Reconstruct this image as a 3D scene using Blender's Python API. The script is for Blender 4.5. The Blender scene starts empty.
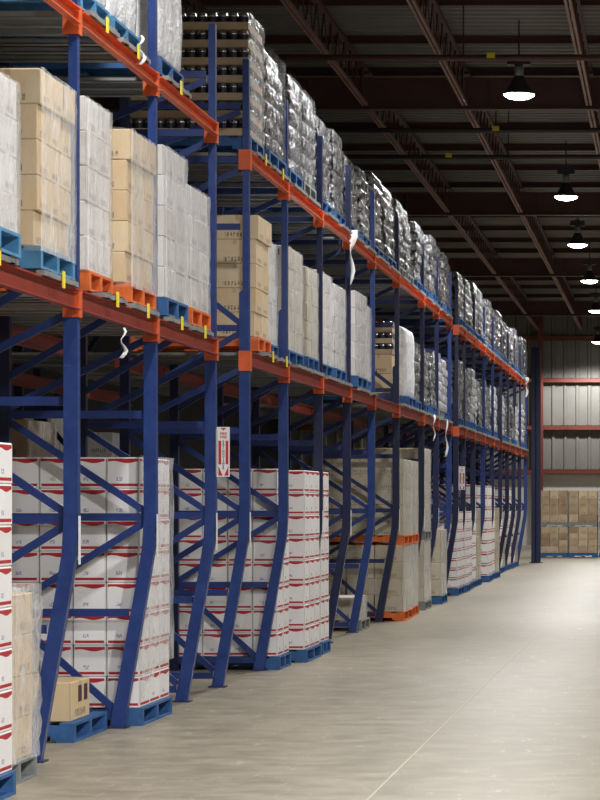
import bpy, bmesh, math, random
from mathutils import Vector
random.seed(7)
S = bpy.context.scene
COL = S.collection
F = 2720.0

# ------------------------------------------------------------------ materials
def new_mat(name):
    m = bpy.data.materials.new(name); m.use_nodes = True
    nt = m.node_tree; b = nt.nodes['Principled BSDF']
    return m, nt, b
def N(nt, t, **kw):
    n = nt.nodes.new(t)
    for k, v in kw.items(): setattr(n, k, v)
    return n
def mth(nt, op, a, b=None, c=None):
    n = nt.nodes.new('ShaderNodeMath'); n.operation = op
    for i, v in enumerate((a, b, c)):
        if v is None: continue
        if isinstance(v, (int, float)): n.inputs[i].default_value = v
        else: nt.links.new(v, n.inputs[i])
    return n.outputs[0]
def mixc(nt, fac, a, b):
    n = nt.nodes.new('ShaderNodeMix'); n.data_type = 'RGBA'
    for i, v in ((0, fac), (6, a), (7, b)):
        if isinstance(v, (int, float)): n.inputs[i].default_value = v
        elif isinstance(v, tuple): n.inputs[i].default_value = (*v, 1)
        else: nt.links.new(v, n.inputs[i])
    return n.outputs[2]
def lin(r, g, b):
    f = lambda c: (c/255/12.92) if c <= 10 else ((c/255+.055)/1.055)**2.4
    return (f(r), f(g), f(b))
def noise(nt, scale, vec=None, detail=3, rough=.5):
    n = N(nt, 'ShaderNodeTexNoise'); n.inputs['Scale'].default_value = scale
    n.inputs['Detail'].default_value = detail; n.inputs['Roughness'].default_value = rough
    if vec is not None: nt.links.new(vec, n.inputs['Vector'])
    return n.outputs['Fac']
def ramp(nt, x, lo, hi):
    n = N(nt, 'ShaderNodeMapRange'); n.inputs[1].default_value = lo; n.inputs[2].default_value = hi
    nt.links.new(x, n.inputs[0]); return n.outputs[0]
def bump(nt, b, h, strength=.3, dist=.02):
    n = N(nt, 'ShaderNodeBump'); n.inputs['Strength'].default_value = strength
    n.inputs['Distance'].default_value = dist
    nt.links.new(h, n.inputs['Height']); nt.links.new(n.outputs[0], b.inputs['Normal'])
def objco(nt): return N(nt, 'ShaderNodeTexCoord').outputs['Object']
def geopos(nt): return N(nt, 'ShaderNodeNewGeometry').outputs['Position']

def paint(name, rgb, rough=.45, var=.12, metal=0.0, scale=6.0, bmp=0.0):
    m, nt, b = new_mat(name)
    c = lin(*rgb); d = tuple(x*(1-var) for x in c); l = tuple(min(1, x*(1+var)) for x in c)
    nz = noise(nt, scale, geopos(nt), 4, .6)
    nt.links.new(mixc(nt, ramp(nt, nz, .3, .7), d, l), b.inputs['Base Color'])
    b.inputs['Roughness'].default_value = rough; b.inputs['Metallic'].default_value = metal
    if bmp: bump(nt, b, noise(nt, scale*4, geopos(nt)), bmp)
    return m

M = {}
def post_mat(name='blue_post', tint=(lin(30, 52, 112), lin(42, 68, 132))):
    m, nt, b = new_mat(name)
    co = objco(nt); sep = N(nt, 'ShaderNodeSeparateXYZ'); nt.links.new(co, sep.inputs[0])
    z = mth(nt, 'FRACT', mth(nt, 'DIVIDE', sep.outputs[2], .06))
    inz = mth(nt, 'LESS_THAN', mth(nt, 'ABSOLUTE', mth(nt, 'SUBTRACT', z, .5)), .17)
    iny = mth(nt, 'LESS_THAN', mth(nt, 'ABSOLUTE', mth(nt, 'SUBTRACT', mth(nt, 'ABSOLUTE', sep.outputs[1]), .02)), .006)
    g = N(nt, 'ShaderNodeNewGeometry'); sn = N(nt, 'ShaderNodeSeparateXYZ'); nt.links.new(g.outputs['Normal'], sn.inputs[0])
    fx = mth(nt, 'GREATER_THAN', sn.outputs[0], .8)
    hole = mth(nt, 'MULTIPLY', mth(nt, 'MULTIPLY', inz, iny), fx)
    nz = noise(nt, 9, g.outputs['Position'], 4, .6)
    blue = mixc(nt, ramp(nt, nz, .3, .7), *tint)
    worn = mth(nt, 'MULTIPLY', mth(nt, 'GREATER_THAN', noise(nt, 26, g.outputs['Position'], 5, .7), .69), .5)
    blue = mixc(nt, worn, blue, lin(150, 156, 168))
    nt.links.new(mixc(nt, hole, blue, (.01, .01, .015)), b.inputs['Base Color'])
    b.inputs['Roughness'].default_value = .38
    return m
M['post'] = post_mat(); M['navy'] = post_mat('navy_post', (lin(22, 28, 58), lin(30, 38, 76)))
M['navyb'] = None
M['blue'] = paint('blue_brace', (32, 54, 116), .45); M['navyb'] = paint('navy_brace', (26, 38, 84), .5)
M['dkblue'] = paint('dark_blue_steel', (30, 38, 78), .5)
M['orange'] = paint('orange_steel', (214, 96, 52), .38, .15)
M['shaded_orange'] = paint('shaded_orange_steel', (150, 58, 46), .4, .15)  # orange paint darkened: shade on lower and inner bars put into the colour
M['galv'] = paint('grey_rail', (150, 152, 152), .45, .12, .3)
M['yellow'] = paint('yellow_tab', (238, 220, 60), .5, .05)
M['pal_blue'] = paint('blue_pallet_paint', (42, 88, 142), .65, .25, 0, 12)
M['pal_lblue'] = paint('light_blue_pallet_paint', (72, 130, 172), .65, .25, 0, 12)
M['pal_orange'] = paint('orange_pallet_paint', (212, 104, 44), .65, .25, 0, 12)
M['pal_grey'] = paint('grey_pallet_wood', (126, 130, 130), .7, .2, 0, 12)
M['wood'] = paint('bare_pallet_wood', (170, 140, 100), .7, .2, 0, 12)
M['whitetop'] = paint('white_board', (226, 224, 222), .6, .04)
M['krafttop'] = paint('kraft_board', (196, 168, 128), .7, .08)
M['dark'] = paint('black_metal', (46, 46, 48), .5)
M['girder'] = paint('red_brown_steel', (82, 50, 45), .5, .15, 0, 2)
M['girt'] = paint('red_girt', (124, 64, 52), .5, .12, 0, 2)
M['truss'] = paint('lit_red_brown_steel', (138, 100, 92), .5, .12, 0, 2)  # lighter copy of the girder steel: light on bottom chords put into colour
M['deck'] = paint('roof_deck', (116, 115, 110), .55, .12, .1, 1.5)
M['siding'] = paint('grey_siding', (134, 132, 126), .5, .08, .1, 1.2)
M['whitewall'] = paint('white_wall', (224, 222, 214), .6, .03)
M['darkwall'] = paint('dark_wall', (22, 22, 24), .7, .1)
M['midwall'] = paint('mid_grey_wall', (120, 120, 116), .7, .08)
M['pipe'] = paint('dark_pipe', (60, 50, 48), .5)
M['joint'] = paint('floor_joint', (188, 181, 164), .6, .06, 0, 20)
M['label'] = paint('label_white', (228, 230, 234), .5, .03)
M['signred'] = paint('sign_red', (196, 44, 48), .5, .03)
M['signdark'] = paint('sign_dark', (70, 40, 44), .5, .02)
M['candark'] = paint('dark_can', (58, 58, 70), .25, .1, .3)
M['cansilver'] = paint('silver_can_end', (196, 196, 200), .22, .05, .9)
M['traykraft'] = paint('kraft_tray', (186, 164, 136), .7, .08)
M['rib'] = paint('white_ribbon', (232, 232, 232), .4, .03)

def carton_mat(name, kind, base, base2, ink, film=0.0):
    """white: red band along the foot and a red wavy band along the head; kraft: row of printed marks, tape"""
    m, nt, b = new_mat(name)
    uv = N(nt, 'ShaderNodeUVMap').outputs[0]; sep = N(nt, 'ShaderNodeSeparateXYZ'); nt.links.new(uv, sep.inputs[0])
    u = mth(nt, 'FRACT', sep.outputs[0]); v = sep.outputs[1]
    oi = N(nt, 'ShaderNodeObjectInfo').outputs['Random']
    pos = geopos(nt)
    nz = noise(nt, 5, pos, 3)
    def between(x, lo, hi): return mth(nt, 'MULTIPLY', mth(nt, 'GREATER_THAN', x, lo), mth(nt, 'LESS_THAN', x, hi))
    c = mixc(nt, ramp(nt, mth(nt, 'ADD', mth(nt, 'MULTIPLY', oi, .5), mth(nt, 'MULTIPLY', nz, .5)), .2, .8), base, base2)
    if kind == 'white':
        foot = mth(nt, 'MULTIPLY', between(v, .07, .155), between(u, .06, .95))
        wav = mth(nt, 'ADD', .845, mth(nt, 'MULTIPLY', mth(nt, 'SINE', mth(nt, 'MULTIPLY', u, 7.5)), .035))
        head = mth(nt, 'MULTIPLY', mth(nt, 'MULTIPLY', mth(nt, 'GREATER_THAN', v, wav), mth(nt, 'LESS_THAN', v, .955)), between(u, .04, .96))
        c = mixc(nt, mth(nt, 'MAXIMUM', foot, head), c, ink)
        mk = mth(nt, 'MULTIPLY', between(u, .3, .48), between(v, .24, .36))
        mk = mth(nt, 'MULTIPLY', mk, mth(nt, 'GREATER_THAN', noise(nt, 90, pos, 1), .47))
        c = mixc(nt, mth(nt, 'MULTIPLY', mk, .7), c, lin(110, 120, 160))
    else:
        st = mth(nt, 'GREATER_THAN', mth(nt, 'FRACT', mth(nt, 'MULTIPLY', u, 13.0)), .38)
        mk = mth(nt, 'MULTIPLY', mth(nt, 'MULTIPLY', between(v, .10, .28), between(u, .22, .78)), st)
        mk = mth(nt, 'MULTIPLY', mk, mth(nt, 'GREATER_THAN', noise(nt, 60, pos, 1), .42))
        tape = mth(nt, 'MULTIPLY', between(v, .80, 1.2), between(u, .455, .545))
        c = mixc(nt, mth(nt, 'MULTIPLY', tape, .45), c, lin(150, 124, 92))
        c = mixc(nt, mth(nt, 'MULTIPLY', mk, .8), c, ink)
    seam = mth(nt, 'MAXIMUM', mth(nt, 'LESS_THAN', u, .012), mth(nt, 'GREATER_THAN', u, .988))
    c = mixc(nt, mth(nt, 'MULTIPLY', seam, .5), c, lin(110, 104, 98))
    nt.links.new(c, b.inputs['Base Color']); b.inputs['Roughness'].default_value = .55 if film == 0 else .3
    bump(nt, b, noise(nt, 7, pos, 3), .25 if film == 0 else .5, .02)
    return m
RED = lin(176, 34, 44)
M['white'] = carton_mat('white_red_carton', 'white', lin(226, 224, 224), lin(236, 235, 236), RED)
M['kraft'] = carton_mat('kraft_carton', 'kraft', lin(204, 176, 136), lin(218, 196, 158), lin(84, 70, 58))
M['pale'] = carton_mat('pale_carton', 'kraft', lin(208, 203, 198), lin(228, 226, 224), lin(100, 96, 100), .5)
M['greykraft'] = carton_mat('grey_kraft_carton', 'kraft', lin(176, 164, 142), lin(196, 186, 166), lin(110, 100, 90), .5)
M['brownkraft'] = carton_mat('brown_carton', 'kraft', lin(138, 106, 68), lin(206, 184, 146), lin(96, 80, 60), .5)

def film_mat(name, lo, hi, tint=(.93, .94, .96), rough=.2):
    m = bpy.data.materials.new(name); m.use_nodes = True; nt = m.node_tree
    b = nt.nodes['Principled BSDF']; out = nt.nodes['Material Output']
    b.inputs['Base Color'].default_value = (*tint, 1); b.inputs['Roughness'].default_value = rough
    tr = N(nt, 'ShaderNodeBsdfTransparent'); mx = N(nt, 'ShaderNodeMixShader')
    pos = geopos(nt); mp = N(nt, 'ShaderNodeMapping'); mp.inputs['Scale'].default_value = (3, 3, 1.1)
    mp.inputs['Rotation'].default_value = (.5, .4, 0); nt.links.new(pos, mp.inputs[0])
    nz = noise(nt, 3.0, mp.outputs[0], 5, .65)
    r = N(nt, 'ShaderNodeMapRange'); r.inputs[1].default_value = .35; r.inputs[2].default_value = .75
    r.inputs[3].default_value = lo; r.inputs[4].default_value = hi; nt.links.new(nz, r.inputs[0])
    nt.links.new(r.outputs[0], mx.inputs[0]); nt.links.new(tr.outputs[0], mx.inputs[1])
    nt.links.new(b.outputs[0], mx.inputs[2]); nt.links.new(mx.outputs[0], out.inputs[0])
    bump(nt, b, noise(nt, 9, mp.outputs[0], 4, .6), .7, .03)
    return m
M['film'] = film_mat('clear_stretch_film', .22, .62)
M['film_thick'] = film_mat('cloudy_stretch_film', .18, .62)
M['film_thin'] = film_mat('thin_stretch_film', .02, .16)

def can_mat(name, c1, c2, metal, rough, bs):
    m, nt, b = new_mat(name)
    pos = geopos(nt); nz = noise(nt, 11, pos, 4, .6)
    nt.links.new(mixc(nt, ramp(nt, nz, .35, .68), c1, c2), b.inputs['Base Color'])
    b.inputs['Metallic'].default_value = metal; b.inputs['Roughness'].default_value = rough
    bump(nt, b, noise(nt, 16, pos, 4, .65), bs, .05)
    return m
M['cans'] = can_mat('shrink_wrapped_cans', lin(44, 44, 48), lin(206, 206, 210), .7, .2, 1.0)  # strong dark-to-silver mottling puts the wrap's glints into the base colour
M['cans_pale'] = can_mat('shrink_wrapped_pale_packs', lin(150, 150, 156), lin(226, 228, 234), .2, .25, .7)
M['whitewrap'] = can_mat('white_wrapped_goods', lin(214, 216, 222), lin(242, 243, 246), 0, .3, .5)

def floor_mat():
    m, nt, b = new_mat('polished_concrete')
    pos = geopos(nt)
    mp = N(nt, 'ShaderNodeMapping'); mp.inputs['Scale'].default_value = (.5, .14, 1); nt.links.new(pos, mp.inputs[0])
    big = noise(nt, 1.3, mp.outputs[0], 5, .6)
    mp2 = N(nt, 'ShaderNodeMapping'); mp2.inputs['Scale'].default_value = (.9, 1.5, 1); nt.links.new(pos, mp2.inputs[0])
    fine = noise(nt, 2.6, mp2.outputs[0], 6, .7)
    c = mixc(nt, ramp(nt, big, .3, .7), lin(136, 127, 107), lin(156, 147, 126))
    c = mixc(nt, mth(nt, 'MULTIPLY', ramp(nt, fine, .48, .72), .65), c, lin(180, 171, 150))
    c = mixc(nt, mth(nt, 'MULTIPLY', ramp(nt, fine, .5, .25), .6), c, lin(108, 100, 86))
    mp3 = N(nt, 'ShaderNodeMapping'); mp3.inputs['Scale'].default_value = (1.6, .35, 1); mp3.inputs['Rotation'].default_value = (0, 0, .5); nt.links.new(pos, mp3.inputs[0])
    scf = noise(nt, 6, mp3.outputs[0], 6, .75)
    c = mixc(nt, mth(nt, 'MULTIPLY', ramp(nt, scf, .58, .70), .55), c, lin(206, 198, 178))
    c = mixc(nt, mth(nt, 'MULTIPLY', ramp(nt, scf, .42, .30), .35), c, lin(104, 96, 80))
    nt.links.new(c, b.inputs['Base Color'])
    r = N(nt, 'ShaderNodeMapRange'); r.inputs[3].default_value = .28; r.inputs[4].default_value = .5
    nt.links.new(fine, r.inputs[0]); nt.links.new(r.outputs[0], b.inputs['Roughness'])
    return m
M['floor'] = floor_mat()
def emit(name, c, s):
    m, nt, b = new_mat(name); b.inputs['Emission Color'].default_value = (*c, 1); b.inputs['Emission Strength'].default_value = s
    return m
M['lamp'] = emit('lamp_glow', (1, .97, .92), 14)

# ------------------------------------------------------------------ mesh builder
class MB:
    def __init__(s): s.v = []; s.f = []; s.mi = []; s.m = 0
    def quad(s, *p):
        i = len(s.v); s.v += p; s.f.append(tuple(range(i, i+len(p)))); s.mi.append(s.m); return s
    def box(s, x0, x1, y0, y1, z0, z1):
        i = len(s.v)
        s.v += [(x0,y0,z0),(x1,y0,z0),(x1,y1,z0),(x0,y1,z0),(x0,y0,z1),(x1,y0,z1),(x1,y1,z1),(x0,y1,z1)]
        for f in ((0,3,2,1),(4,5,6,7),(0,1,5,4),(1,2,6,5),(2,3,7,6),(3,0,4,7)):
            s.f.append(tuple(i+k for k in f)); s.mi.append(s.m)
        return s
    def bar(s, p0, p1, w, h, up=(0,1,0)):
        p0, p1 = Vector(p0), Vector(p1); d = (p1-p0).normalized(); a = Vector(up); a = (a - d*a.dot(d)).normalized(); b = d.cross(a)
        i = len(s.v)
        for p in (p0, p1):
            for sa, sb in ((-1,-1),(1,-1),(1,1),(-1,1)): s.v.append(tuple(p + a*sa*w/2 + b*sb*h/2))
        for f in ((3,2,1,0),(4,5,6,7),(0,1,5,4),(1,2,6,5),(2,3,7,6),(3,0,4,7)):
            s.f.append(tuple(i+k for k in f)); s.mi.append(s.m)
        return s
    def lathe(s, prof, cx=0, cy=0, n=20, caps=True):
        i = len(s.v)
        for r, z in prof:
            for k in range(n): a = 2*math.pi*k/n; s.v.append((cx+r*math.cos(a), cy+r*math.sin(a), z))
        for j in range(len(prof)-1):
            for k in range(n):
                s.f.append((i+j*n+k, i+j*n+(k+1)%n, i+(j+1)*n+(k+1)%n, i+(j+1)*n+k)); s.mi.append(s.m)
        if caps:
            s.f.append(tuple(i+k for k in range(n-1,-1,-1))); s.mi.append(s.m)
            j = i+(len(prof)-1)*n; s.f.append(tuple(j+k for k in range(n))); s.mi.append(s.m)
        return s
    def tube(s, pts, r, n=8):
        pts = [Vector(p) for p in pts]; i = len(s.v)
        for j, p in enumerate(pts):
            d = (pts[min(j+1, len(pts)-1)] - pts[max(j-1, 0)]).normalized()
            a = d.cross(Vector((0,0,1)) if abs(d.z) < .9 else Vector((1,0,0))).normalized(); b = d.cross(a)
            for k in range(n):
                t = 2*math.pi*k/n; s.v.append(tuple(p + a*r*math.cos(t) + b*r*math.sin(t)))
        for j in range(len(pts)-1):
            for k in range(n):
                s.f.append((i+j*n+k, i+j*n+(k+1)%n, i+(j+1)*n+(k+1)%n, i+(j+1)*n+k)); s.mi.append(s.m)
        s.f.append(tuple(i+k for k in range(n-1,-1,-1))); s.mi.append(s.m)
        j = i+(len(pts)-1)*n; s.f.append(tuple(j+k for k in range(n))); s.mi.append(s.m)
        return s
    def mesh(s, name, mats, smooth=False):
        me = bpy.data.meshes.new(name); me.from_pydata(s.v, [], s.f)
        for m in (mats if isinstance(mats, (list, tuple)) else [mats]): me.materials.append(m)
        me.polygons.foreach_set('material_index', s.mi)
        bm = bmesh.new(); bm.from_mesh(me); bmesh.ops.recalc_face_normals(bm, faces=bm.faces); bm.to_mesh(me); bm.free()
        if smooth: me.polygons.foreach_set('use_smooth', [True]*len(me.polygons))
        me.update(); return me

def link(name, me, parent=None, loc=(0,0,0), label=None):
    o = bpy.data.objects.new(name, me); COL.objects.link(o); o.location = loc
    if parent is not None: o.parent = parent
    if label: o['label'] = label
    return o
LABELS = {}
def tag(o, label, cat, group=None, kind=None):
    if not 4 <= len(label.replace('-', ' ').split()) <= 16: print('LONG', label)
    if label in LABELS and not group: print('DUP', label)
    LABELS[label] = 1
    o['label'] = label; o['category'] = cat
    if group: o['group'] = group
    if kind: o['kind'] = kind
    return o
def struct(name, me, loc=(0,0,0), label=None):
    o = link(name, me, None, loc); o['kind'] = 'structure'
    if label: o['label'] = label
    return o
def empty(name, loc=(0,0,0)):
    o = bpy.data.objects.new(name, None); COL.objects.link(o); o.location = loc; o.empty_display_size = .2; return o
def copy_tree(o, loc):
    r = o.copy(); COL.objects.link(r); r.location = loc
    for ch in list(o.children):
        c = ch.copy(); COL.objects.link(c); c.parent = r
        for g in list(ch.children):
            d = g.copy(); COL.objects.link(d); d.parent = c
    return r
ORD = 'zeroth first second third fourth fifth sixth seventh eighth ninth tenth eleventh twelfth thirteenth fourteenth fifteenth sixteenth seventeenth eighteenth nineteenth twentieth'.split()
def ordn(n): return ORD[n] if n <= 20 else 'twenty-' + ORD[n-20]

# ------------------------------------------------------------------ camera
cam = bpy.data.cameras.new('camera'); co = bpy.data.objects.new('camera', cam); COL.objects.link(co)
co.location = (0, 0, 1.6); co.rotation_euler = (math.pi/2, 0, 0)
cam.sensor_width = 36; cam.sensor_fit = 'AUTO'; cam.lens = 36*F/800
cam.shift_x = -(671-300)/800; cam.shift_y = (503-400)/800; cam.clip_end = 400
S.camera = co

# ------------------------------------------------------------------ shell
XL, XR, YN, YF, ZC = -15.0, 9.0, -6.0, 104.0, 9.05
struct('floor', MB().box(XL, XR, YN, YF+.3, -.2, 0).mesh('floor', M['floor']), label='polished beige concrete warehouse floor')
struct('trim_1', MB().box(-1.643, -1.628, 3, 33.5, -.01, .0025).mesh('floor_joint', M['joint']), label='pale filled saw joint running along the aisle floor')
b = MB(); y = YN
while y < YF:                                    # ribbed deck, ribs across the aisle
    for y0, y1, z0, z1 in ((y, y+.12, 0, 0), (y+.12, y+.16, 0, .06), (y+.16, y+.30, .06, .06), (y+.30, y+.34, .06, 0)):
        b.quad((XL, y0, ZC+z0), (XR, y0, ZC+z0), (XR, y1, ZC+z1), (XL, y1, ZC+z1))
    y += .34
struct('ceiling', b.mesh('deck', M['deck']), label='ribbed grey metal roof deck')
b = MB()
x = XL
while x < XR:                                    # ribbed siding of the end wall
    for x0, x1, d0, d1 in ((x, x+.30, 0, 0), (x+.30, x+.34, 0, -.05), (x+.34, x+.42, -.05, -.05), (x+.42, x+.46, -.05, 0)):
        b.quad((x0, YF+d0, 2.7), (x1, YF+d1, 2.7), (x1, YF+d1, ZC+.1), (x0, YF+d0, ZC+.1))
    x += .46
bw = struct('wall_back', b.mesh('siding', M['siding']), label='grey ribbed metal end wall')
struct('wall_back_lower', MB().box(XL, XR, YF, YF+.2, 0, 2.75).mesh('lower_wall', M['whitewall']), label='white lower band of the end wall')
struct('wall_left', MB().box(XL-.2, XL, YN, YF, 0, ZC).mesh('wl', M['darkwall']))
struct('wall_right', MB().box(XR, XR+.2, YN, YF, 0, ZC).mesh('wr', M['midwall']))
struct('wall_front', MB().box(XL, XR, YN-.2, YN, 0, ZC).mesh('wf', M['siding']))
for i, z in enumerate((2.79, 4.47, 6.28, 7.9)):
    g = MB(); g.box(XL, XR, YF-.26, YF-.07, z-.09, z-.075).box(XL, XR, YF-.26, YF-.07, z+.075, z+.09).box(XL, XR, YF-.26, YF-.245, z-.09, z+.09)
    struct('trim_%d' % (i+2), g.mesh('girt', M['girt']), label='red steel girt across the end wall')
c = MB(); c.box(-5.07, -4.87, YF-.42, YF-.40, 0, ZC).box(-5.07, -4.87, YF-.30, YF-.28, 0, ZC).box(-4.98, -4.96, YF-.42, YF-.28, 0, ZC)
struct('wall_column', c.mesh('col', M['girt']), label='red steel column against the end wall')
GY = (12, 28.5, 45, 61.5, 78, 94.5)
for y in GY:
    g = MB(); g.box(XL, XR, y-.11, y+.11, 8.1, 8.125).box(XL, XR, y-.11, y+.11, 8.595, 8.62).box(XL, XR, y-.012, y+.012, 8.1, 8.62)
    for k in range(7): g.box(-12+3*k, -11.98+3*k, y-.1, y+.1, 8.12, 8.6)
    struct('roof_girder', g.mesh('girder', M['girder']), label='red brown steel roof girder')
ends = [YN] + list(GY) + [YF]
for x in (-8.6, -6.8, -5.05, -3.4, -1.35, .75, 2.9, 5.0):
    for a, c_ in zip(ends[:-1], ends[1:]):
        a1, c1 = a+.14, c_-.14
        t = MB(); t.m = 1; t.box(x-.05, x-.012, a1, c1, 8.15, 8.2).box(x+.012, x+.05, a1, c1, 8.15, 8.2)
        t.m = 0; t.box(x-.05, x+.05, a1, c1, 8.72, 8.78)
        n = max(2, int((c1-a1)/.8)); st = (c1-a1)/n
        for k in range(n):
            y0 = a1+k*st; t.bar((x, y0, 8.18), (x, y0+st/2, 8.74), .02, .02, (1,0,0)); t.bar((x, y0+st/2, 8.74), (x, y0+st, 8.18), .02, .02, (1,0,0))
        struct('roof_truss', t.mesh('truss', [M['girder'], M['truss']]), label='open web red brown roof truss')
for gi in range(len(ends)-1):
    a, c_ = ends[gi], ends[gi+1]; n = max(2, int((c_-a)/3.2))
    for k in range(n):
        y = a + (k+.5)*(c_-a)/n
        p = MB(); p.box(XL, XR, y-.045, y+.045, 8.92, 8.935).box(XL, XR, y-.006, y+.006, 8.92, 9.04).box(XL, XR, y-.045, y+.045, 9.03, 9.045)
        struct('roof_purlin', p.mesh('purlin', M['girder']), label='red brown roof purlin')

# ------------------------------------------------------------------ rack frames
PD = [13.80, 16.80, 19.35, 21.88, 23.62, 25.97, 28.55, 31.06, 33.6, 36.6, 40.3, 42.8, 45.3, 46.8, 48.4, 50.8, 53.5, 56.2, 58.9, 61.4, 63.9, 66.4, 69.2]
GAPS = {3, 12}
XF, XRR = -3.70, -4.74
def polypost(left, right, hy):
    b = MB(); n = len(left)
    for i in range(n-1):
        (xl0, z0), (xl1, z1) = left[i], left[i+1]; (xr0, w0), (xr1, w1) = right[i], right[i+1]
        for s in (-hy, hy): b.quad((xl0, s, z0), (xr0, s, w0), (xr1, s, w1), (xl1, s, z1))
        b.quad((xr0, -hy, w0), (xr0, hy, w0), (xr1, hy, w1), (xr1, -hy, w1))
        b.quad((xl0, -hy, z0), (xl0, hy, z0), (xl1, hy, z1), (xl1, -hy, z1))
    for i in (0, n-1):
        b.quad((left[i][0], -hy, left[i][1]), (right[i][0], -hy, right[i][1]), (right[i][0], hy, right[i][1]), (left[i][0], hy, left[i][1]))
    return b
def make_frame(top=5.45, pm='post', bmt='blue'):
    r = empty('upright_frame')
    L = [(-3.985,.012),(-3.80,1.02),(-3.757,1.28),(-3.745,1.5),(-3.745,3.4),(-3.745,3.42),(-3.715,3.45),(-3.715,top)]
    R = [(-3.885,.012),(-3.71,1.02),(-3.668,1.28),(-3.655,1.5),(-3.66,3.4),(-3.66,3.42),(-3.66,3.45),(-3.66,top)]
    link('front_post', polypost(L, R, .038).mesh('front_post', M[pm]), r)
    p = MB(); p.box(XRR-.04, XRR+.04, -.038, .038, .012, top); link('rear_post', p.mesh('rear_post', M['navy']), r)  # rear post in navy: dimness inside the rack put into its colour
    link('foot_plate', MB().box(-4.01, -3.86, -.07, .07, 0, .012).mesh('fp', M['dkblue']), r)
    link('foot_plate', MB().box(XRR-.08, XRR+.08, -.07, .07, 0, .012).mesh('fp', M['dkblue']), r)
    def fx(z): return -3.74 if z > 1.5 else (-3.74 - (1.5-z)*.17 if z > 0 else -3.97)
    def brace(x0, z0, x1, z1, h=.05):
        b = MB().bar((x0, 0, z0), (x1, 0, z1), .004, h)            # channel: web and two lips
        d = (Vector((x1, 0, z1))-Vector((x0, 0, z0))).normalized(); n = Vector((-d.z, 0, d.x))
        for s in (-1, 1):
            o = n*s*(h/2-.002); b.bar((x0+o.x, .012, z0+o.z), (x1+o.x, .012, z1+o.z), .026, .004)
        link('brace', b.mesh('brace', M[bmt]), r)['z'] = (z0+z1)/2
    rx = XRR+.03
    for z in (.10, .82, 1.5, 2.23, 3.12, 4.0, 4.58, 5.05): brace(rx, z, fx(z), z, .055)
    for (zr, zf) in ((.80, .14), (.86, 1.46), (2.18, 1.54), (2.28, 2.76), (2.5, 3.08), (3.92, 3.16), (4.04, 4.5), (4.62, 5.0)):
        brace(rx, zr, fx(zf), zf, .05)
    lb = MB(); lb.box(-3.654, -3.652, -.03, .03, 1.22, 1.52)
    return r, lb
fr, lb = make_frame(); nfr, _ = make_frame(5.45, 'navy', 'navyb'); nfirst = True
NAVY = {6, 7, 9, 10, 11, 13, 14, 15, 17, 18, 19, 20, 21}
strip = lb.mesh('label_strip', M['label'])
frames = []
for i, y in enumerate(PD):
    if i in NAVY:
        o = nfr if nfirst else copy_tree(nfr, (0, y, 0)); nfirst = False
    else: o = fr if i == 0 else copy_tree(fr, (0, y, 0))
    o.location = (0, y, 0); frames.append(o)
    if i in (1, 2):
        for ch in list(o.children):
            if ch.get('z', 0) > 4.1: bpy.data.objects.remove(ch)
    w = ('dark navy' if i in NAVY else 'blue') + ' rack upright frame with slanted foot, %s one along the rack' % ordn(i)
    if i == 0: w = 'blue rack upright frame standing ahead of the first visible one'
    if i == 3: w = 'blue rack upright frame that carries the large fire sign'
    tag(o, w, 'rack frame', 'blue upright frames of the pallet rack')
    if i in (1, 2, 3, 4, 6): link('label_strip', strip, o, label='white notched label strip')

# channel crossbars with connector brackets
def crossbar_mesh(x, L, z, mat, out=1):
    b = MB(); h = .062 if z < 3.5 else .048
    b.box(x-.006, x, -L/2, L/2, z-h, z+h)
    for s in (-1, 1): b.box(*(sorted((x, x+.045*out))), -L/2, L/2, z+s*h-(.008 if s > 0 else 0), z+s*h+(0 if s > 0 else .008))
    return b.mesh('crossbar', mat)
def connector_mesh(z, s):
    b = MB(); y0 = -.043; y1 = .043; z -= .005
    b.box(-3.748, -3.648, y0-.006, y0, z-.1, z+.075).box(-3.653, -3.645, y0, y1, z-.1, z+.075).box(-3.748, -3.648, y1, y1+.006, z-.1, z+.075)
    return b.mesh('connector', M['orange'])
LV = {'lower': 2.85, 'upper': 4.595}
conn = {k: connector_mesh(z, 1) for k, z in LV.items()}
for i in range(len(PD)-1):
    if i in GAPS: continue
    a, c_ = PD[i]+.052, PD[i+1]-.052
    for k, z in LV.items():
        e = empty('rack_crossbar', (0, (a+c_)/2, 0))
        link('channel', crossbar_mesh(-3.675, c_-a, z, M['shaded_orange'] if k == 'lower' else M['orange']), e)
        link('connector', conn[k], e, (0, PD[i]-(a+c_)/2, 0))
        if i+1 in GAPS or i == len(PD)-2: link('connector', conn[k], e, (0, PD[i+1]-(a+c_)/2, 0))
        tag(e, 'orange %s front crossbar of the rack, bay %s upright frame' % (k, 'behind the ' + ordn(i) if i else 'before the first'), 'crossbar', 'orange front crossbars', 'thing')
        r = link('rack_crossbar', crossbar_mesh(-4.84, c_-a+.06, z-.02, M['shaded_orange']), None, (0, (a+c_)/2, 0))
        tag(r, 'shade-toned orange %s crossbar inside the rack, bay %s upright frame' % (k, 'behind the ' + ordn(i) if i else 'before the first'), 'crossbar', 'orange inner crossbars', 'thing')

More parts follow.
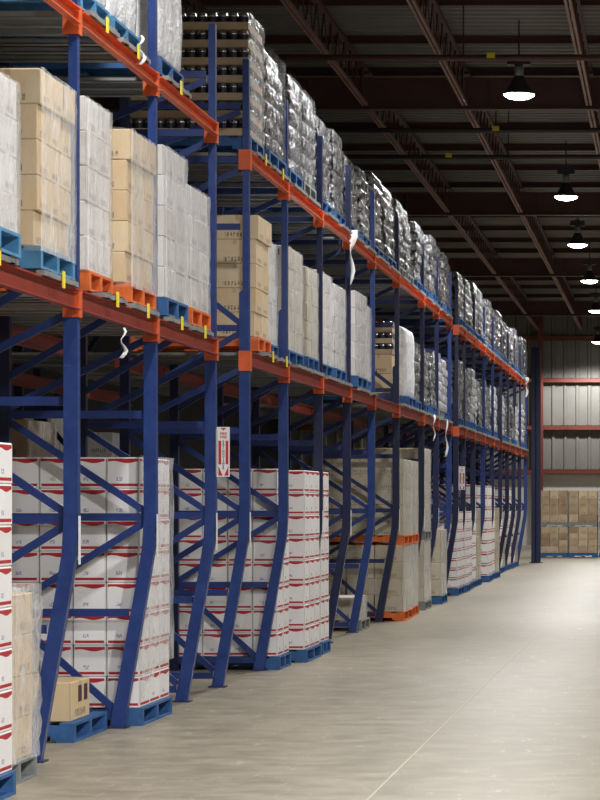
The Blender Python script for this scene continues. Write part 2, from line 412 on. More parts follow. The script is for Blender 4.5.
# second row of rack behind, seen through the open slot over the ground loads
def back_frame():
    r = empty('upright_frame')
    for x in (-6.3, -7.3): link('post', MB().box(x-.04, x+.04, -.038, .038, 0, 5.4).mesh('bp', M['navy']), r)  # inner frames use darker blue, so the rack's inner shade is painted in
    for z in (.3, 1.5, 2.6, 3.9, 5.0): link('brace', MB().bar((-7.26, 0, z), (-6.34, 0, z), .03, .05).mesh('br', M['navyb']), r)
    for z0, z1 in ((.3, 1.5), (2.6, 1.5), (2.6, 3.9)): link('brace', MB().bar((-7.26, 0, z0), (-6.34, 0, z1), .03, .05).mesh('br', M['navyb']), r)
    return r
bf = back_frame()
for i, y in enumerate(PD[1:8]):
    o = bf if i == 0 else copy_tree(bf, (0, y+.3, 0)); o.location = (0, y+.3, 0)
    tag(o, 'shade-toned blue upright frame deep inside the rack, %s one behind the front row' % ordn(i+1), 'rack frame', 'inner upright frames')
for i in range(6):
    a, c_ = PD[i+1]+.34, PD[i+2]+.26
    r = link('rack_crossbar', crossbar_mesh(-6.252, c_-a+.1, 2.78, M['shaded_orange']), None, (0, (a+c_)/2, 0))
    tag(r, 'shade-toned orange crossbar on the inner row, %s bay deep inside the rack' % ordn(i+1), 'crossbar', 'inner row crossbars', 'thing')
sp = MB().box(-5.16, -5.08, 20.5, 20.58, 0, 2.8)
tag(link('spacer_post', sp.mesh('spacer', M['orange'])), 'orange steel spacer post inside the dark rack behind the white cartons', 'post', None, 'thing')

# ------------------------------------------------------------------ pallets, lanes, loads
PM = {}
def pallet(x0, x1, y0, y1, z0, mat, label, group):
    key = (round(x1-x0, 2), round(y1-y0, 2), mat)
    if key not in PM:
        w, d = x1-x0, y1-y0; m = M[mat]
        st = []
        for k in range(3):
            yc = -d/2+.03 + k*(d-.06)/2
            b = MB(); b.box(-w/2, -w/2+.16, yc-.03, yc+.03, .016, .112).box(-w/2+.16, w/2-.16, yc-.03, yc+.03, .045, .112).box(w/2-.16, w/2, yc-.03, yc+.03, .016, .112)
            st.append(b.mesh('stringer', m))
        t = MB(); n = 7
        for k in range(n):
            xc = -w/2+.05+k*(w-.1)/(n-1); t.box(xc-.05, xc+.05, -d/2, d/2, .112, .13)
        u = MB()
        u.box(-.06, .06, -d/2, d/2, 0, .016)
        PM[key] = (st, t.mesh('top_deck', m), u.mesh('bottom_board', m))
    st, t, u = PM[key]
    e = empty('pallet', ((x0+x1)/2, (y0+y1)/2, z0))
    for s in st: link('stringer', s, e)
    link('top_deck', t, e)
    for xc in (-(x1-x0)/2+.06, 0, (x1-x0)/2-.06): link('bottom_board', u, e, (xc, 0, 0))
    return tag(e, label, 'pallet', group)

LANE = {}
def lane(y0, y1, z, label, depth=2.6):
    yc = (y0+y1)/2; d = y1-y0
    key = (round(z, 2), round(d, 2), depth)
    if key not in LANE:
        h = d/2-.14; rl = []
        for s in (-1, 0, 1):
            b = MB(); b.box(-depth, 0, s*h-.05, s*h+.05, .0, .006).box(-depth, 0, s*h-.05, s*h-.044, .0, .04).box(-depth, 0, s*h+.044, s*h+.05, 0, .04)
            b.box(-depth, 0, s*h-.05, s*h+.05, .034, .04); rl.append(b.mesh('rail', M['galv']))
        g = MB(); g.box(-.05, 0, -h-.03-.1, h+.13, .0, .03)
        t = MB(); t.box(.004, .012, -.028, .028, -.04, .06)
        LANE[key] = (rl, g.mesh('stop_bar', M['galv']), t.mesh('end_tab', M['yellow']))
    rl, g, t = LANE[key]
    e = empty('pallet_rail_lane', (-3.612, yc, z))
    for m_ in rl: link('rail', m_, e)
    link('stop_bar', g, e); 
    if yc < 26: link('end_tab', t, e, label='yellow end tab')
    tag(e, label, 'rail lane', 'grey pallet rail lanes')

def boxmesh(name, w, d, h, side, cap, nu=1, nv=1, bev=.006):
    bm = bmesh.new(); bmesh.ops.create_cube(bm, size=1)
    for v in bm.verts: v.co = Vector((v.co.x*w, v.co.y*d, (v.co.z+.5)*h))
    bmesh.ops.bevel(bm, geom=list(bm.edges), offset=bev, segments=1, affect='EDGES')
    uv = bm.loops.layers.uv.new('UVMap'); bm.normal_update()
    for f in bm.faces:
        n = f.normal; ax = max(range(3), key=lambda k: abs(n[k])); f.material_index = 1 if ax == 2 else 0
        for l in f.loops:
            c = l.vert.co
            if ax == 1: l[uv].uv = ((c.x/w+.5)*nu*(1 if n.y < 0 else -1), c.z/h)
            elif ax == 0: l[uv].uv = ((c.y/d+.5)*nv, c.z/h)
            else: l[uv].uv = (c.x/w+.5, c.y/d+.5)
    me = bpy.data.meshes.new(name); bm.to_mesh(me); bm.free(); me.materials.append(side); me.materials.append(cap); return me

BM = {}
def cbox(w, d, h, mat, cap, nu=1, nv=1):
    k = (round(w, 3), round(d, 3), round(h, 3), mat, nu, nv)
    if k not in BM: BM[k] = boxmesh('carton', w, d, h, M[mat], M[cap], nu, nv)
    return BM[k]

def cartons(x1, W, y0, y1, z0, z1, nx, ny, rows, mat, cap, word, where, jit=.006, full=False, shift=None, imax=99):
    """front row and aisle row of each course: every carton is a thing"""
    w, d, h = W/nx, (y1-y0)/ny, (z1-z0)/rows
    me = cbox(w-.005, d-.005, h-.002, mat, cap)
    for r in range(rows):
        sx = (shift or {}).get(r, 0)
        for i in range(min(nx, imax)):
            for j in range(ny):
                if not full and i > 0 and j > 0: continue
                o = link('carton', me, None, (x1-w*(i+.5)+random.uniform(-jit, jit)*.5+sx, y0+d*(j+.5)+random.uniform(-jit, jit)*.3, z0+h*r))
                o.rotation_euler.z = random.uniform(-.006, .006)
                if j == 0: pl = 'front, %s from aisle' % ordn(i+1)
                else: pl = 'aisle side, %s back' % ordn(j+1) if i == 0 else 'inner, %s over, %s back' % (ordn(i+1), ordn(j+1))
                tag(o, '%s carton, %s row, %s, %s' % (word, ordn(r+1), pl, where), 'carton', word + ' cartons, ' + where)

def film_shell(x0, x1, y0, y1, z0, z1, mat, amp=.008, top=False, off=.007):
    b = MB(); ns, nz = 10, 16
    pts = []
    cx, cy = (x0+x1)/2, (y0+y1)/2
    per = []
    for k in range(ns): per.append((x0-off+(x1-x0+2*off)*k/ns, y0-off))
    for k in range(ns): per.append((x1+off, y0-off+(y1-y0+2*off)*k/ns))
    for k in range(ns): per.append((x1+off-(x1-x0+2*off)*k/ns, y1+off))
    for k in range(ns): per.append((x0-off, y1+off-(y1-y0+2*off)*k/ns))
    P = len(per); ph = random.uniform(0, 6)
    for j in range(nz+1):
        t = j/nz; z = z0+(z1-z0)*t
        for k, (x, y) in enumerate(per):
            wob = amp*(.5+.5*math.sin(k*1.9+j*1.3+ph)*math.cos(k*.7-j*2.1)) + random.uniform(0, amp*.5)
            dx, dy = x-cx, y-cy; l = math.hypot(dx, dy)
            zz = z + (random.uniform(-.012, .002) if j == nz and not top else 0)
            b.v.append((x+dx/l*wob, y+dy/l*wob, zz))
    for j in range(nz):
        for k in range(P):
            b.f.append((j*P+k, j*P+(k+1) % P, (j+1)*P+(k+1) % P, (j+1)*P+k)); b.mi.append(1 if k < ns else 0)
    return b.mesh('stretch_wrap', [M[mat], M['film_thin']], True)

# tier of shrink-wrapped bottles or cans: scalloped outline, pinched at its seams
TM = {}
def tier_mesh(W, D, h, mat, pitch=.12, sc=.03):
    smooth = mat == 'whitewrap'
    k = (round(W, 2), round(D, 2), round(h, 3), mat)
    if k in TM: return TM[k]
    out = []; nx = max(3, round(W/pitch)); ny = max(3, round(D/pitch)); sub = 5
    def side(p, q, n, nrm):
        for i in range(n*sub):
            t = i/(n*sub); f = abs(math.sin(math.pi*(i/sub)))**.6
            o = (f-1)*sc
            out.append((p[0]+(q[0]-p[0])*t+nrm[0]*o, p[1]+(q[1]-p[1])*t+nrm[1]*o))
    a = [(-W/2,-D/2),(W/2,-D/2),(W/2,D/2),(-W/2,D/2)]
    side(a[0], a[1], nx, (0,-1)); side(a[1], a[2], ny, (1,0)); side(a[2], a[3], nx, (0,1)); side(a[3], a[0], ny, (-1,0))
    b = MB(); P = len(out)
    prof = [(-.014, 0), (-.003, .1), (0, .35), (-.001, .65), (-.006, .82), (-.014, .95), (-.03, 1.0)]
    if smooth: prof = [(-.02, 0), (-.004, .03), (0, .1), (.008, .3), (-.004, .5), (.004, .75), (-.006, .9), (-.03, .96), (-.09, .99), (-.14, 1.0)]
    for off, t in prof:
        for (x, y) in out:
            fx = 1+off*2/W; fy = 1+off*2/D; b.v.append((x*fx, y*fy, t*h))
    for j in range(len(prof)-1):
        for q in range(P): b.f.append((j*P+q, j*P+(q+1) % P, (j+1)*P+(q+1) % P, (j+1)*P+q)); b.mi.append(0)
    b.f.append(tuple(range(P-1, -1, -1))); b.mi.append(0); j = (len(prof)-1)*P; b.f.append(tuple(j+q for q in range(P))); b.mi.append(0)
    TM[k] = b.mesh('tier', M[mat], True); return TM[k]

def can_load(x1, y0, y1, z0, z1, n, mat, label, group, W=1.1, pitch=.12, film=False):
    D = y1-y0; h = (z1-z0)/n
    D = round(D, 1) if abs(round(D,1)-D) < .04 else D
    e = empty('wrapped_load', (x1-W/2, (y0+y1)/2, z0)); lean = random.uniform(-.012, .02)
    me = tier_mesh(W, D-.05, h, mat, pitch)
    for k in range(n):
        t = link('tier', me, e, (random.uniform(-.012, .012)+lean*k*.5, random.uniform(-.012, .012), k*h))
        t.rotation_euler.z = random.uniform(-.012, .012)
        if n > 1 and k == n-1: t.scale = (.95, .9, 1)
    if film:
        link('stretch_wrap', film_shell(-W/2, W/2, -D/2+.02, D/2-.02, .0, n*h, 'film_thin', .015, off=.002), e)
    return tag(e, label, 'wrapped load', group)
def box_load(x1, y0, y1, z0, z1, rows, nx, ny, mat, cap, label, group, W=1.15, film='film'):
    D = y1-y0; h = (z1-z0)/rows
    e = empty('wrapped_load', (x1-W/2, (y0+y1)/2, z0))
    w, d = W/nx, D/ny; me = cbox(w-.006, d-.006, h-.002, mat, cap)
    for r in range(rows):
        for i in range(nx):
            for j in range(ny):
                if i and j: continue
                o = link('carton', me, e, (W/2-w*(i+.5)+random.uniform(-.006, .006), -D/2+d*(j+.5), h*r)); o.rotation_euler.z = random.uniform(-.01, .01)
    if film: link('stretch_wrap', film_shell(-W/2, W/2, -D/2, D/2, .0, rows*h, film, .009), e)
    return tag(e, label, 'wrapped load', group)
def wrap(x1, W, y0, y1, z0, z1, mat, label, amp=.01):
    o = link('stretch_wrap', film_shell(x1-W, x1, y0, y1, z0, z1, mat, amp))
    return tag(o, label, 'plastic wrap', 'stretch wraps round the carton loads')

Z2, Z3 = 2.955, 4.685           # pallet undersides on the two shelf levels
PH = .13
cnt = {'middle': 0, 'top': 0, 'ground': 0}
def nxt(level):
    cnt[level] += 1; return ordn(cnt[level]) + ' load on the %s level' % level
PW = 'pallets on the rack'
cword = {'pal_blue': 'blue', 'pal_lblue': 'light blue', 'pal_orange': 'orange', 'pal_grey': 'grey', 'wood': 'bare wood'}
def base(x1, y0, y1, z, pm, where, W=1.2, rail=True):
    pallet(x1-W+.02, x1+.02, y0+.01, y1-.01, z, pm, '%s wooden pallet under the %s' % (cword[pm], where), PW)
    if rail: lane(y0, y1, z-.04, ('grey rail lane with yellow end tab under the %s' if y1 < 26 else 'grey rail lane under the %s') % where)

# ---- middle level, first two bays: carton loads
for (x1, y0, y1, zt, rows, nx, ny, mat, cap, word, pm, fm) in (
    (-3.62, 14.10, 15.08, 3.93, 4, 3, 3, 'pale', 'whitetop', 'pale', 'pal_lblue', 'film'),
    (-3.655, 15.68, 16.60, 4.11, 5, 3, 3, 'kraft', 'krafttop', 'kraft', 'pal_lblue', 'film'),
    (-3.73, 17.34, 18.10, 4.20, 5, 3, 2, 'pale', 'whitetop', 'pale', 'pal_orange', 'film_thick'),
    (-3.655, 18.30, 19.22, 4.12, 5, 3, 3, 'kraft', 'krafttop', 'kraft', 'pal_orange', 'film'),
    (-3.655, 19.62, 20.50, 4.19, 5, 3, 2, 'pale', 'whitetop', 'pale', 'pal_blue', 'film_thick'),
    (-3.655, 20.62, 21.50, 4.02, 4, 3, 2, 'pale', 'whitetop', 'pale', 'pal_orange', 'film_thick'),
    (-3.70, 24.25, 25.05, 4.17, 5, 3, 2, 'kraft', 'krafttop', 'kraft', 'pal_orange', 'film_thin')):
    wh = nxt('middle'); W = 1.15
    base(x1, y0, y1, Z2, pm, wh)
    if word == 'pale':
        box_load(x1, y0, y1, Z2+PH, zt, rows, nx, ny, mat, cap, 'white film-wrapped carton block, %s' % wh, 'wrapped carton blocks on the middle level', film=fm)
        continue
    sh = {rows-1: .02, 0: -.015} if word == 'kraft' else {rows-1: .012}
    cartons(x1, W, y0, y1, Z2+PH, zt, nx, ny, rows, mat, cap, word, wh, .01, shift=sh)
    wrap(x1+.014, W, y0, y1, Z2+PH-.03, zt+.01, fm, 'clear stretch wrap round the %s %s' % (word, wh), .008)
# ---- middle level, wrapped loads further along
ML = [(-3.75, 25.16, 25.88, 4.05, 'pale', 'pal_blue', 'film_thick'), (-3.72, 26.35, 27.42, 4.10, 'greykraft', 'pal_blue', 'film'),
      (-3.69, 27.52, 28.40, 4.0, 'greykraft', 'pal_blue', 'film'), (-3.72, 28.75, 29.8, 4.07, 'pale', 'pal_blue', 'film_thick'),
      (-3.70, 29.9, 30.9, 4.02, 'pale', 'pal_blue', 'film_thick'), (-3.67, 31.70, 32.75, 4.08, 'pale', 'pal_blue', 'film_thick'),
      (-3.70, 33.0, 33.5, 4.0, 'pale', 'pal_blue', 'film_thick')]
for x1, y0, y1, zt, mat, pm, fm in ML:
    wh = nxt('middle'); base(x1, y0, y1, Z2, pm, wh)
    box_load(x1, y0, y1, Z2+PH, zt, 5, 3, 2, mat, 'whitetop', '%s film-wrapped carton block, %s' % ('white' if mat == 'pale' else 'dull tan', wh), 'wrapped carton blocks on the middle level', film=fm)

# open cans on trays: tray, the cans of the front row one by one, the rest of the tier behind them
CANM = MB(); CANM.m = 0; CANM.lathe([(.036, 0), (.044, .012), (.044, .078)], n=14, caps=False); CANM.m = 1; CANM.lathe([(.044, .078), (.043, .084), (.036, .1), (.034, .104), (.028, .100)], n=14)
CANM = CANM.mesh('can', [M['candark'], M['cansilver']], True)
def tray_load(x1, y0, y1, z0, z1, n, label, W=1.1, ncan=12):
    D = y1-y0; h = (z1-z0)/n
    e = empty('wrapped_load', (x1-W/2, (y0+y1)/2, z0)); p = W/ncan
    tr = MB(); tr.box(-W/2, W/2, -D/2, D/2, 0, .004).box(-W/2, W/2, -D/2, -D/2+.004, 0, .065).box(W/2-.004, W/2, -D/2, D/2, 0, .065)
    tr.box(-W/2, W/2, D/2-.004, D/2, 0, .065).box(-W/2, -W/2+.004, -D/2, D/2, 0, .065)
    tr = tr.mesh('tray', M['traykraft'])
    back = tier_mesh(W-.02, D-.13, h-.008, 'cans', p, .02)
    cs = (h-.006)/.104
    for r in range(n):
        link('tray', tr, e, (0, 0, r*h)); link('back_rows', back, e, (-.005, .06, r*h+.005))
        for i in range(ncan):
            if r*ncan+i < 100:
                o = link('can', CANM, e, (W/2-p*(i+.5), -D/2+.052, r*h+.004)); o.scale = (1, 1, cs)
    sf = MB()                                             # film over the aisle face and the far corner
    ns, nz = 12, 4*n
    for j in range(nz+1):
        for k in range(ns+1):
            z = j/nz*n*h; bul = .018*abs(math.sin(math.pi*j/4))
            sf.v.append((W/2+.006+bul+random.uniform(0, .006), -D/2-.01+(D+.02)*k/ns, z))
    for j in range(nz):
        for k in range(ns): sf.f.append((j*(ns+1)+k, j*(ns+1)+k+1, (j+1)*(ns+1)+k+1, (j+1)*(ns+1)+k)); sf.mi.append(0)
    link('stretch_wrap', sf.mesh('side_film', M['film_thick'], True), e)
    return tag(e, label, 'wrapped load', None)

# P1: cans over cartons, then the smooth white load
wh = nxt('middle'); base(-3.78, 36.85, 37.75, Z2, 'pal_blue', wh)
tray_load(-3.78, 36.85, 37.75, 3.62, 4.06, 3, 'trays of dark cans on kraft cartons, %s' % wh, 1.1, 12)
cartons(-3.78, 1.1, 36.85, 37.75, Z2+PH, 3.615, 3, 2, 2, 'kraft', 'krafttop', 'kraft', wh)
wh = nxt('middle'); base(-3.67, 37.9, 39.0, Z2, 'pal_blue', wh)
can_load(-3.67, 37.9, 39.0, Z2+PH, 4.08, 1, 'whitewrap', 'smooth white shrink-wrapped block with rounded top, %s' % wh, 'smooth white blocks', pitch=.3)
wh = nxt('middle'); base(-3.7, 39.15, 40.15, Z2, 'pal_blue', wh)
can_load(-3.7, 39.15, 40.15, Z2+PH, 3.95, 6, 'cans', 'silver shrink-wrapped can load, %s' % wh, 'silver can loads on the middle level')
def split(a, c_, n, m0=.12, g=.1):
    w = (c_-a-2*m0-g*(n-1))/n
    return [(a+m0+k*(w+g), a+m0+k*(w+g)+w) for k in range(n)]
for i in range(10, len(PD)-1):
    if i in GAPS: continue
    n = 1 if PD[i+1]-PD[i] < 2 else 2
    for q, (y0, y1) in enumerate(split(PD[i], PD[i+1], n, .2, .3)):
        if i == 17 and q == 1: continue
        wh = nxt('middle'); x1 = -3.68+random.uniform(-.03, .03)
        base(x1, y0, y1, Z2, random.choice(['pal_blue', 'pal_blue', 'pal_grey']), wh)
        pale = (i+q) % 3 == 0 or i in (11, 17)
        can_load(x1, y0, y1, Z2+PH, 4.02+random.uniform(-.12, .1), 6, 'cans_pale' if pale else 'cans', '%s shrink-wrapped can load, %s' % ('pale' if pale else 'silver', wh), 'silver can loads on the middle level')

# ---- top level
for x1, y0, y1, zt in ((-3.70, 16.95, 17.84, 5.7), (-3.70, 17.94, 18.90, 5.85), (-3.69, 19.55, 20.50, 5.85)):
    wh = nxt('top'); base(x1, y0, y1, Z3, 'pal_lblue' if y0 < 19 else 'pal_blue', wh)
    can_load(x1, y0, y1, Z3+PH, zt+.15, 1, 'whitewrap', 'white film-wrapped block on blue pallet, %s' % wh, 'white wrapped blocks on the top level', W=1.15, pitch=.3)
wh = nxt('top'); base(-3.70, 23.80, 24.62, Z3, 'pal_blue', wh)
tray_load(-3.70, 23.80, 24.62, Z3+PH, 5.90, 7, 'seven tiers of dark cans in kraft trays, %s' % wh)
TL = [(-3.67, 24.72, 25.84, 5.76), (-3.68, 26.12, 27.05, 5.74), (-3.68, 27.15, 28.08, 5.74)]
for i in range(6, len(PD)-1):
    if i in GAPS: continue
    n = 1 if PD[i+1]-PD[i] < 2 else (3 if PD[i+1]-PD[i] > 3.3 else 2)
    for y0, y1 in split(PD[i], PD[i+1], n, .2, .32): TL.append((-3.68+random.uniform(-.03, .02), y0, y1, 5.68+random.uniform(-.08, .08)))
for k, (x1, y0, y1, zt) in enumerate(TL):
    wh = nxt('top'); base(x1, y0, y1, Z3, random.choice(['pal_blue', 'pal_blue', 'pal_grey']), wh)
    can_load(x1, y0, y1, Z3+PH, zt, 6, 'cans', 'silver shrink-wrapped can load, %s' % wh, 'silver can loads on the top level', film=k < 3)

# ---- ground level
GP = 'pallets on the floor'
def gbase(x1, y0, y1, pm, where, W=1.2, z=0): pallet(x1-W+.02, x1+.02, y0+.01, y1-.01, z, pm, '%s wooden pallet under the %s' % (cword[pm], where), GP)
def white_stack(x1, y0, y1, where, nx=5, ny=3, W=1.2, zt=1.93, film=None, imax=99):
    gbase(x1, y0, y1, 'pal_blue', where)
    cartons(x1, W, y0, y1, PH, zt, nx, ny, 8, 'white', 'whitetop', 'red-banded white', where, .005, imax=imax)
    if film: wrap(x1+.005, W, y0, y1, PH, zt, film, 'thin clear stretch wrap round the %s' % where, .01)
white_stack(-3.62, 13.90, 14.96, 'stack before first upright', imax=1)
wh = 'film-covered half-height kraft stack'
gbase(-3.73, 15.06, 15.93, 'pal_grey', wh)
cartons(-3.735, 1.1, 15.07, 15.92, PH, 1.08, 3, 2, 4, 'kraft', 'krafttop', 'kraft', wh, .008, full=True)
wrap(-3.72, 1.1, 15.06, 15.93, PH, 1.13, 'film', 'loose clear plastic wrap over the half-height kraft stack', .03)
wh = 'single kraft carton at the slanted foot'
pallet(-5.18, -3.98, 18.14, 19.2, 0, 'pal_blue', 'low blue pallet holding one kraft carton beside a slanted foot', GP)
o = link('carton', boxmesh('carton', .62, .60, .265, M['kraft'], M['krafttop']), None, (-4.03-.31, 18.55, PH))
tag(o, 'single kraft carton alone on the low blue pallet by the slanted foot', 'carton')
hl = MB().box(-.14, .04, -.303, -.3005, .16, .24); link('print_patch', hl.mesh('patch', M['signdark']), o)
for ya in (-.06, .12): link('print_patch', MB().box(.3105, .313, ya, ya+.1, .12, .23).mesh('patch', M['signdark']), o)
white_stack(-3.81, 19.50, 20.68, 'stack behind second upright')
sheet = MB()
for j in range(17):
    for k in range(13):
        sheet.v.append((-3.797+.012*abs(math.sin(k*1.1+j*.6))+random.uniform(0, .008), 19.47+1.23*k/12, .42+1.52*j/16-(.25*(1-k/6) if j == 0 and k < 6 else 0)))
for j in range(16):
    for k in range(12): sheet.f.append((j*13+k, j*13+k+1, (j+1)*13+k+1, (j+1)*13+k)); sheet.mi.append(0)
tag(link('stretch_wrap', sheet.mesh('sheet', M['film'], True)), 'torn sheet of clear film clinging to the aisle side of the red-banded white cartons', 'plastic wrap')
white_stack(-3.77, 26.06, 26.86, 'stack behind fifth upright', ny=2)
white_stack(-3.67, 27.25, 28.42, 'stack before sixth upright', ny=3, imax=2)
white_stack(-3.69, 28.68, 29.35, 'stack behind sixth upright', ny=2, imax=1)
# low wrapped stack and the two-high tan block
wh = 'low wrapped stack behind the eighth upright'
gbase(-3.89, 34.0, 35.0, 'pal_grey', wh)
box_load(-3.92, 34.02, 34.98, PH, .42, 1, 2, 2, 'greykraft', 'whitetop', 'low film-wrapped carton layer on a grey pallet behind the eighth upright', 'low wrapped stacks', W=.9)
def two_high(x1, y0, y1, zm, zt, pm, word, mat='greykraft'):
    gbase(x1, y0, y1, pm, 'lower ' + word)
    box_load(x1, y0, y1, PH, zm, 4, 3, 2, mat, 'krafttop', 'tan carton load, lower ' + word, 'two-high tan loads', film='film')
    pallet(x1-1.18, x1+.02, y0+.01, y1-.01, zm, pm, '%s pallet under the upper %s' % (cword[pm], word), GP)
    box_load(x1, y0, y1, zm+PH, zt, 5, 3, 2, mat, 'krafttop', 'tan carton load, upper ' + word, 'two-high tan loads', film='film')
two_high(-3.63, 36.80, 38.05, 1.03, 2.2, 'pal_orange', 'load on orange pallets behind the ninth upright')
two_high(-3.66, 38.2, 39.3, 1.03, 2.2, 'pal_orange', 'load after the tan block on orange pallets')
two_high(-3.68, 40.5, 41.6, 1.05, 2.42, 'pal_grey', 'load behind the tenth upright')
gbase(-3.64, 42.95, 44.05, 'pal_blue', 'single grey wrapped carton load behind the eleventh upright')
box_load(-3.64, 42.95, 44.05, PH, 1.18, 4, 3, 2, 'greykraft', 'krafttop', 'dull wrapped carton load on blue pallet behind the eleventh upright', 'far ground loads')
for i in range(13, len(PD)-1):
    for q, (y0, y1) in enumerate(split(PD[i], PD[i+1], 1 if PD[i+1]-PD[i] < 2 else 2)):
        if i in (18,) and q == 1: continue
        x1 = -3.70+random.uniform(-.03, .03) + (-.2 if i in (16, 18) and q == 0 else 0) - (.2 if i >= 18 else 0)
        kraft = i >= 15 and (i+q) % 2 == 0
        wh = nxt('ground') + ' from the second passage'
        gbase(x1, y0, y1, 'pal_blue', wh)
        box_load(x1, y0, y1, PH, (1.95 if not kraft else 1.5)-(.5 if i in (13, 14) else 0), 8 if not kraft else 5, 5 if not kraft else 3, 3 if not kraft else 2,
                 'greykraft' if kraft else 'white', 'whitetop', '%s cartons, %s' % ('tan' if kraft else 'red-banded white', wh), 'far ground loads', film=None)

# stock at the far end, on the floor
k = 0
for c_, (xa, xb) in enumerate(((-3.86, -3.04), (-3.02, -2.17), (-2.13, -1.3))):
    for lv, (z0, zt) in enumerate(((0, .90), (.90, 1.97))):
        wh = '%s brown load, %s stack past the blue column' % ('upper' if lv else 'lower', ordn(c_+1))
        pallet(xa, xb, 80.0, 81.0, z0, 'pal_grey' if lv else 'pal_blue', 'pallet under the ' + wh, GP)
        e = box_load(xb, 80.0, 81.0, z0+PH, zt, 4, 3, 2, 'brownkraft', 'krafttop', 'film-wrapped ' + wh, 'brown loads at the aisle end', W=xb-xa-.03, film='film')
c = MB(); c.box(-3.72, -3.48, 72.4, 72.42, 0, 5.75).box(-3.72, -3.48, 72.62, 72.64, 0, 5.75).box(-3.61, -3.59, 72.4, 72.64, 0, 5.75)
c.box(-3.78, -3.42, 72.36, 72.68, 0, .02)
struct('building_column', c.mesh('column', M['dkblue']), label='dark blue steel building column at the end of the rack')

# goods deep behind the rack
wh = 'brown wrapped load deep inside the rack'
pallet(-6.15, -4.97, 21.05, 22.0, 0, 'pal_grey', 'grey pallet under the ' + wh, GP)
box_load(-4.98, 21.05, 22.0, PH, 2.25, 7, 3, 2, 'brownkraft', 'krafttop', 'tall brown wrapped load in the dark row behind the white cartons', 'goods in the dark inner row')
for k, (xa, y0, zt) in enumerate(((-7.75, 34.0, 2.7), (-7.5, 36.5, 2.55))):
    wh = '%s pale stack in the next aisle' % ('taller' if k == 0 else 'lower')
    gbase(xa, y0, y0+1, 'pal_blue', wh)
    box_load(xa, y0, y0+1, PH, zt, 8, 3, 2, 'pale', 'whitetop', '%s pale carton stack far behind the rack in the next aisle' % ('taller' if k == 0 else 'lower'), 'stock in the next aisle', film=None)

# ------------------------------------------------------------------ fire signs
def text(body, size, mat, parent, loc, name='lettering'):
    cu = bpy.data.curves.new('lettering', 'FONT'); cu.body = body; cu.size = size; cu.align_x = 'CENTER'; cu.align_y = 'CENTER'; cu.extrude = .0004; cu.offset = .0006
    ob = bpy.data.objects.new('t', cu); COL.objects.link(ob); bpy.context.view_layer.update()
    me = bpy.data.meshes.new_from_object(ob.evaluated_get(bpy.context.evaluated_depsgraph_get())); bpy.data.objects.remove(ob)
    me.materials.clear(); me.materials.append(mat)
    o = link(name, me, parent, loc); o.rotation_euler = (math.pi/2, 0, 0); return o
def fire_sign(y, z, label):
    e = empty('fire_sign', (-3.592, y, z))
    link('panel', MB().box(-.055, .05, 0, .003, -.2, .2).mesh('panel', M['label']), e)
    link('bracket', MB().box(-.06, -.05, 0, .05, -.18, .18).mesh('bracket', M['label']), e)
    r = MB()
    for s in (-1, 1):
        r.box(*sorted((s*.018, s*.04)), -.0015, 0, -.10, .09)
        r.quad((s*.040, -.0012, -.112), (s*.040, -.0012, -.19), (s*.006, -.0012, -.19), (s*.018, -.0012, -.165), (s*.034, -.0012, -.125))
    r.quad((-.024, -.0012, .192), (.024, -.0012, .192), (0, -.0012, .172))
    link('arrow', r.mesh('arrow', M['signred']), e, label='red down arrow bars')
    text('FIRE', .030, M['signred'], e, (0, -.001, .145)); text('FIRE', .030, M['signred'], e, (0, -.001, .118))
    for i, ch in enumerate('EXTINGUISHER'): text(ch, .024, M['signdark'], e, (0, -.001, .082-i*.0195))
    return tag(e, label, 'sign')
fire_sign(21.83, 2.01, 'white and red fire arrow sign on the third upright, the bigger-looking one')
fire_sign(46.75, 2.03, 'small far white and red fire arrow sign on a distant upright')

# ------------------------------------------------------------------ torn wrap strips
def ribbon(pts, w0, w1, label, mat='rib'):
    b = MB(); n = len(pts)
    for i, (x, y, z) in enumerate(pts):
        w = w0+(w1-w0)*i/(n-1); a = i*.5
        b.v += [(x-w/2*math.cos(a), y-w/2*math.sin(a)*.6, z), (x+w/2*math.cos(a), y+w/2*math.sin(a)*.6, z)]
    for i in range(n-1): b.f.append((2*i, 2*i+1, 2*i+3, 2*i+2)); b.mi.append(0)
    me = b.mesh('strip', M[mat], True)
    o = link('torn_wrap_strip', me); md = o.modifiers.new('thick', 'SOLIDIFY'); md.thickness = .003
    return tag(o, label, 'plastic strip', None)
def drop(y, z0, L, w0, w1, label, x=-3.625):
    ribbon([(x+.015*math.sin(i*1.3), y+.02*math.cos(i), z0-L*i/8) for i in range(9)], w0, w1, label)
drop(30.88, 4.70, .62, .13, .02, 'long torn white plastic strip hanging off the upper crossbar')
drop(18.0, 2.76, .20, .015, .035, 'tiny white plastic scrap dangling under the lower crossbar')
drop(41.6, 2.95, .40, .035, .02, 'white plastic strip drooping over the lower crossbar, past the smooth white block')
drop(43.9, 2.95, .6, .03, .04, 'longer plastic strip hanging below the lower crossbar near a far upright')
drop(68.2, 4.75, .5, .13, .05, 'bunched white plastic hanging at the far end of the upper crossbar')
drop(18.6, 4.80, .2, .02, .05, 'short white plastic tail lying over the upper crossbar by the white blocks')

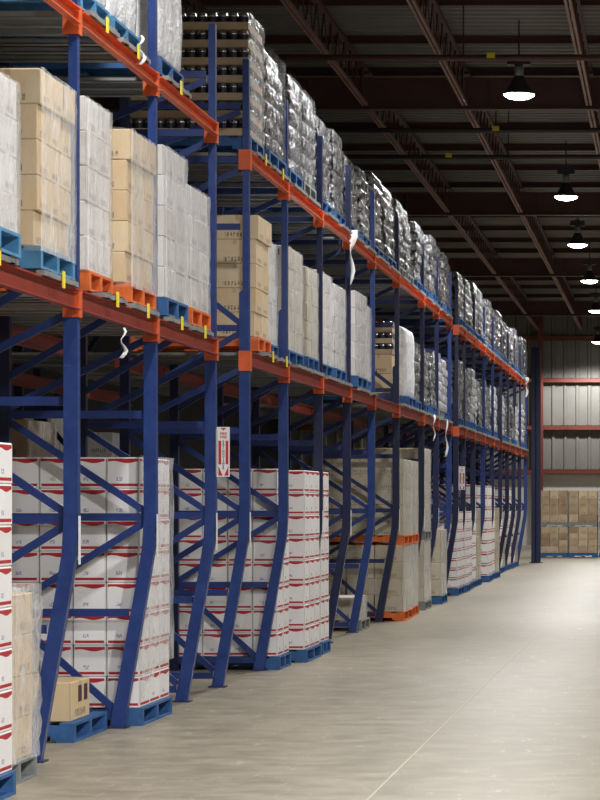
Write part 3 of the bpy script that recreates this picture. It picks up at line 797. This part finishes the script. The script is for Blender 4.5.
# ------------------------------------------------------------------ lamps
LW = 1.0
def make_lamp():
    e = empty('high_bay_lamp')
    rf = MB(); rf.lathe([(.234, .004), (.20, .05), (.13, .16), (.09, .24), (.07, .28)], n=28, caps=False)
    o = link('reflector', rf.mesh('reflector', M['dark'], True), e); md = o.modifiers.new('t', 'SOLIDIFY'); md.thickness = .004
    link('lens', MB().lathe([(.0, -.07), (.08, -.066), (.15, -.05), (.2, -.025), (.225, -.005), (.232, .004)], n=28, caps=False).mesh('lens', M['lamp'], True), e, label='glowing white lens')
    link('neck', MB().lathe([(.065, .27), (.07, .30), (.07, .40), (.05, .42)], n=18).mesh('neck', M['galv'], True), e)
    bl = MB(); bl.box(-.17, .17, -.09, .09, .44, .56).box(-.06, .06, -.095, .095, .42, .58); link('ballast', bl.mesh('ballast', M['dark']), e)
    link('hanger', MB().tube([(0, 0, .56), (0, 0, 1.1)], .012).mesh('hanger', M['dark']), e)
    return e
lp = make_lamp(); first = True
def lamp(x, y, z, p, label, grp=None):
    global first
    o = lp if first else copy_tree(lp, (x, y, z)); o.location = (x, y, z); first = False
    tag(o, label, 'lamp', grp)
    l = bpy.data.lights.new('lamp_light', 'SPOT'); l.energy = p; l.shadow_soft_size = .2; l.spot_size = math.radians(158); l.spot_blend = .35; l.color = (1, .985, .965)
    lo = bpy.data.objects.new('lamp_light', l); COL.objects.link(lo); lo.location = (x, y, z-.26)
    return o
PWR = 620
ZL = 7.6
for n, (px, py) in enumerate(((519, 95), (566, 197), (577.5, 245), (589.5, 281), (596, 311), (598, 342))):
    y = 6.0*F/(503-py); x = -(671-px)*y/F
    lamp(x, y, ZL, PWR, 'round glowing high bay lamp under the roof, %s along the aisle' % ordn(n+1), 'high bay lamps over the aisle')
for n, (x, y) in enumerate(((-2.2, 28), (-2.2, 16), (3.2, -1), (3.2, 10), (3.2, 22), (3.2, 34), (3.2, 47), (3.2, 60), (3.2, 73), (3.2, 88), (-11, 30))):
    lamp(x, y, ZL, {(3.2, -1): 4200, (3.2, 10): 1150, (-11, 30): 25}.get((x, y), PWR*(.8 if y < 30 else .62)), 'high bay lamp outside the picture, %s of the hidden ones' % ordn(n+1), 'high bay lamps over the aisle')

# sprinkler pipes with yellow tags under the roof
for n, (y, z, x0, x1, tx) in enumerate(((46.6, 8.0, -9, 3, -3.0), (50.2, 8.0, -9, 3, -4.1), (39.3, 8.05, -9, 3, -2.6))):
    p = MB().tube([(x0, y, z), ((x0+x1)/2, y, z-.02), (x1, y, z)], .045, 10)
    o = tag(link('sprinkler_pipe', p.mesh('pipe', M['pipe' if n < 2 else 'girder'], True)), 'dark sprinkler pipe crossing under the roof, %s one from the camera' % ordn((2, 3, 1)[n]), 'pipe', None, 'thing')
    for xx in (x0+.6, (x0+x1)/2, x1-.6): link('hanger', MB().tube([(xx, y, z), (xx, y, 8.9)], .012, 6).mesh('h', M['pipe']), o)
    link('tag', MB().box(tx-.06, tx+.06, y-.06, y-.05, z-.03, z+.05).mesh('tag', M['yellow']), o, label='yellow tag')

w = bpy.data.worlds.new('world'); S.world = w; w.use_nodes = True
w.node_tree.nodes['Background'].inputs[0].default_value = (.5, .55, .6, 1); w.node_tree.nodes['Background'].inputs[1].default_value = .02
vs = S.view_settings; vs.view_transform = 'Standard'; vs.look = 'None'; vs.exposure = 0.95; vs.gamma = 1; vs.use_curve_mapping = False
S.cycles.use_denoising = True
S.cycles.max_bounces = 8; S.cycles.transparent_max_bounces = 24; S.cycles.sample_clamp_indirect = 6
